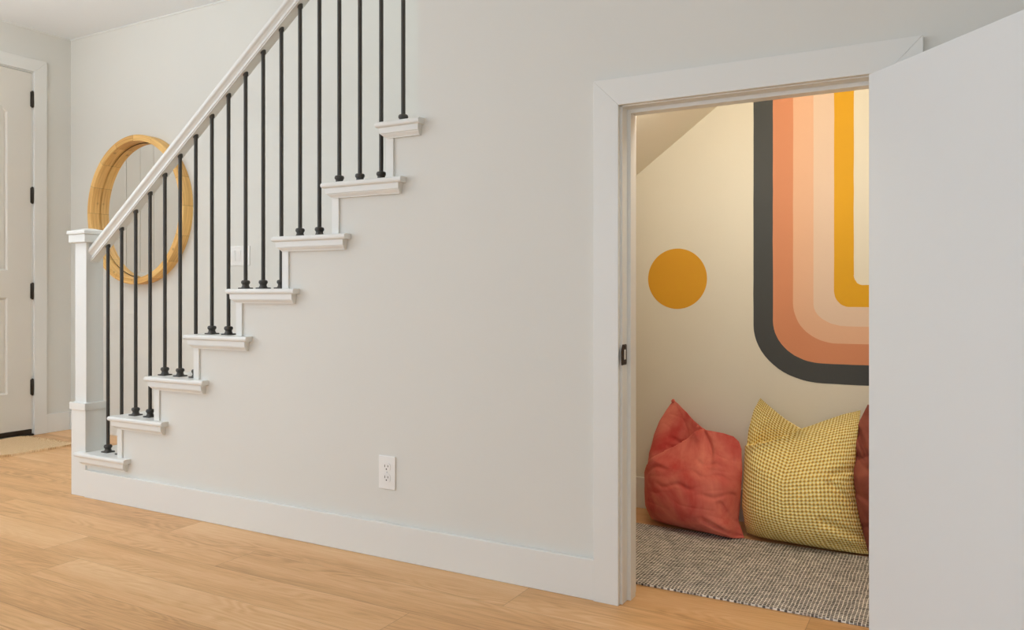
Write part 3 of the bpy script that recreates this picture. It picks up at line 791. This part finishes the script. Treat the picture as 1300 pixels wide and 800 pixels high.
# coral velvet pillow: sags forward, top rear corner stands up behind a folded front lip
crease = [(-.25, .165), (-.205, .20), (-.155, .258), (-.092, .315), (-.007, .402)]
def fold_coral(a_, b_, s, t):
    d_, u_ = seg_dist((a_, b_), crease)
    env = (math.sin(PI*min(1, max(0, u_)))**.4 if 0 < u_ < 1 else 0)*sm(u_/.42)
    env = max(env, .55*sm((u_-.75)/.25))*sm((.30-abs(d_))/.25)
    dd = 0
    if d_ > 0: dd -= .080*env*math.exp(-d_/.055)
    else: dd += .034*env*math.exp(d_/.035)
    # little peaked tent at the seam knob
    r = math.hypot(a_+.007, b_-.385); dd += .03*math.exp(-(r/.035)**2)
    r2, u2 = seg_dist((a_, b_), [(-.005, .40), (.055, .30), (.075, .24)]); dd -= .030*math.exp(-(abs(r2)/.013)**2)*(1-u2*.7)
    r3, u3 = seg_dist((a_, b_), [(-.10, .47), (-.055, .36)]); dd -= .010*math.exp(-(abs(r3)/.008)**2)
    # pleats below the fold and at the lower right corner
    for k_, (pa, pb) in enumerate((((-.20, .19), (-.05, .235)), ((-.16, .335), (-.06, .345)), ((-.17, .30), (-.08, .325)), ((.13, .33), (.15, .24)), ((-.05, .22), (.17, .215)), ((.0, .27), (.12, .255)), ((-.13, .15), (.10, .17)), ((.05, .13), (.17, .16)))):
        r4, u4 = seg_dist((a_, b_+.008*math.sin(a_*60+k_)), [pa, pb]); dd -= .009*math.exp(-(abs(r4)/.009)**2)*math.sin(PI*max(0, min(1, u4)))
    dd += .022*math.exp(-(math.hypot(a_-.165, b_-.03)/.05)**2)
    for pa, pb in (((.20, .02), (.14, .12)), ((.21, .01), (.09, .05)), ((.19, .015), (.165, .16))):
        r4, u4 = seg_dist((a_, b_), [pa, pb]); dd -= .017*math.exp(-(abs(r4)/.009)**2)
    return 0, 0, dd
o = pillow('floor_pillow', (-.9, .85, 0), 12, 14,
    [(-.159, .506), (-.135, .492), (-.106, .470), (-.057, .430), (-.007, .398), (.081, .393), (.125, .385), (.150, .368), (.164, .340)],
    [(.164, .340), (.176, .252), (.174, .133), (.176, .067), (.215, .006)],
    [(-.190, .004), (-.121, 0), (-.031, 0), (.072, 0), (.132, 0), (.184, 0), (.215, .006)],
    [(-.159, .506), (-.186, .462), (-.214, .41), (-.232, .350), (-.241, .274), (-.234, .19), (-.218, .061), (-.190, .004)],
    .145, fold_coral, M_coral, seed=1, wr=.004)
tag(o, 'coral red velvet floor pillow slumped at the left with a folded top corner', 'pillow', 'floor pillows in the closet')

for (ka, kb, kd) in ((-.158, .501, .004), (-.007, .402, .050)):
    bm = NB(); bmesh.ops.create_icosphere(bm, subdivisions=2, radius=.0062)
    for v in bm.verts: v.co *= 1+.45*noise.noise(v.co*160+Vector((kb*9, 0, 0))); v.co.z *= 1.3
    phi_, le_ = math.radians(12), math.radians(14)
    nh_ = Vector((-math.sin(phi_), -math.cos(phi_), 0))
    p_ = Vector((-.9, .85, 0))+Vector((math.cos(phi_), -math.sin(phi_), 0))*ka+(-nh_*math.sin(le_)+Vector((0, 0, math.cos(le_))))*kb+(nh_*math.cos(le_)+Vector((0, 0, math.sin(le_))))*kd
    kn = obj('seam_knot', bm, M_coral, o, True); kn.location = p_-o.location
# yellow waffle pillow: left ear folded back behind the front
cr_y = [(-.29, .335), (-.20, .352), (-.12, .380), (-.038, .425)]
def fold_yellow(a_, b_, s, t):
    d_, u_ = seg_dist((a_, b_), cr_y)
    env = sm(u_/.5)
    dd = 0
    if d_ > 0: dd -= .11*env*math.exp(-d_/.045)
    else: dd += .042*env*math.exp(d_/.04)
    for pa, pb in (((.19, .16), (.10, .235)), ((.21, .06), (.08, .105)), ((.22, .02), (.10, .03)), ((.165, .30), (.10, .27))):
        r4, u4 = seg_dist((a_, b_), [pa, pb]); dd -= .017*math.exp(-(abs(r4)/.013)**2)
    return 0, 0, dd
o = pillow('floor_pillow', (-.48, .86, 0), 5, 12,
    [(-.201, .535), (-.169, .510), (-.105, .463), (-.038, .425), (.041, .465), (.11, .496), (.172, .517)],
    [(.172, .517), (.164, .403), (.160, .259), (.180, .15), (.210, .045), (.228, .0)],
    [(-.222, .01), (-.168, 0), (-.063, 0), (.078, 0), (.172, 0), (.228, .0)],
    [(-.201, .535), (-.224, .486), (-.240, .406), (-.245, .328), (-.243, .236), (-.242, .114), (-.222, .01)],
    .145, fold_yellow, M_waffle, seed=2, wr=.003)
tag(o, 'large mustard yellow waffle weave floor pillow in the middle with two pointed corners', 'pillow', 'floor pillows in the closet')

cr_m = [(-.19, .33), (-.10, .36), (.02, .44)]
def fold_maroon(a_, b_, s, t):
    d_, u_ = seg_dist((a_, b_), cr_m); dd = -.03*math.exp(-abs(d_)/.03)
    for pa, pb in (((-.18, .22), (-.09, .17)), ((-.18, .36), (-.10, .28)), ((-.15, .10), (-.05, .13)), ((-.17, .44), (-.12, .30))):
        r4, u4 = seg_dist((a_, b_), [pa, pb]); dd -= .02*math.exp(-(abs(r4)/.010)**2)
    return 0, 0, dd
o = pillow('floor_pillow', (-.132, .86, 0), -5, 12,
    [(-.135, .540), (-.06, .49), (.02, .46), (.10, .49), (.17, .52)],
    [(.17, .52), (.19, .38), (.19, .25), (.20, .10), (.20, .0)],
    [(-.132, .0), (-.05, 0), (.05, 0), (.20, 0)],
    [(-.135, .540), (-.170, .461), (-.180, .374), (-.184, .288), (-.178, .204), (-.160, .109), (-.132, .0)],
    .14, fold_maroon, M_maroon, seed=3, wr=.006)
tag(o, 'dark rust brown floor pillow mostly hidden behind the open closet door', 'pillow', 'floor pillows in the closet')

# ------------------------------------------------------------------ light
def area(name, loc, rot, sx, sy, power, col):
    l = bpy.data.lights.new(name, 'AREA'); l.shape = 'RECTANGLE'; l.size = sx; l.size_y = sy; l.energy = power; l.color = col
    o = bpy.data.objects.new(name, l); COL.objects.link(o); o.location = loc; o.rotation_euler = rot; return o
cool = (.80, .955, 1.10)
# daylight at the windows
area('window_daylight', (XL-.08, (WY0+WY1)/2, 1.42), (0, -PI/2, 0), 1.6, 2.3, 37, cool)
for a_, b_ in RW: area('window_daylight', ((a_+b_)/2, YR-.08, 1.42), (PI/2, 0, 0), 2.0, 1.7, 23, cool)
# unseen area light facing down the stairwell, for light from upstairs
area('stairwell_light', (-.6, .6, 5.0), (0, 0, 0), 2.5, .7, 42, (.90, .95, 1.0))
# warm closet lamp under the flat part of the closet ceiling
l = bpy.data.lights.new('closet_light', 'POINT'); l.energy = 7.4; l.color = (1, .945, .84); l.shadow_soft_size = .07
o = bpy.data.objects.new('closet_light', l); COL.objects.link(o); o.location = (-.33, .22, 1.68)

# added fill light for the foyer, no fixture, out of frame to the left
l = bpy.data.lights.new('foyer_fill', 'POINT'); l.energy = 8; l.color = (.90, .95, 1); l.shadow_soft_size = .15
o = bpy.data.objects.new('foyer_fill', l); COL.objects.link(o); o.location = (-4.75, -1.9, 1.85)

area('foyer_ceiling_fill', (-4.3, -1.1, 2.05), (PI, 0, 0), .35, .35, 42, (.92, .95, 1.0))  # added fill aimed at the ceiling, its bounce brightens the foyer
l = bpy.data.lights.new('closet_light', 'POINT'); l.energy = 5.6; l.color = (1, .945, .84); l.shadow_soft_size = .07  # second light added out of sight to brighten the closet's left side
o = bpy.data.objects.new('closet_light', l); COL.objects.link(o); o.location = (-.84, .21, 1.635)
w_ = bpy.data.worlds.new('World'); scene.world = w_; w_.use_nodes = True
w_.node_tree.nodes['Background'].inputs[0].default_value = (.75, .85, 1, 1); w_.node_tree.nodes['Background'].inputs[1].default_value = 1.2

# ------------------------------------------------------------------ camera
cam = bpy.data.cameras.new('Camera'); co = bpy.data.objects.new('Camera', cam); COL.objects.link(co)
co.location = (0, -2.25, .9353); co.rotation_euler = (PI/2, 0, math.atan(1811/1007)*0+math.asin(.4859707))
cam.sensor_width = 36; cam.sensor_fit = 'HORIZONTAL'; cam.lens = 1007/1300*36; cam.shift_y = -26.3/1300; cam.clip_start = .05
scene.camera = co

scene.view_settings.view_transform = 'Standard'; scene.view_settings.look = 'None'
scene.view_settings.exposure = -.16; scene.view_settings.gamma = 1; scene.view_settings.use_curve_mapping = False
scene.cycles.max_bounces = 10; scene.cycles.diffuse_bounces = 7; scene.cycles.glossy_bounces = 4
scene.cycles.use_denoising = True; scene.cycles.sample_clamp_indirect = 8
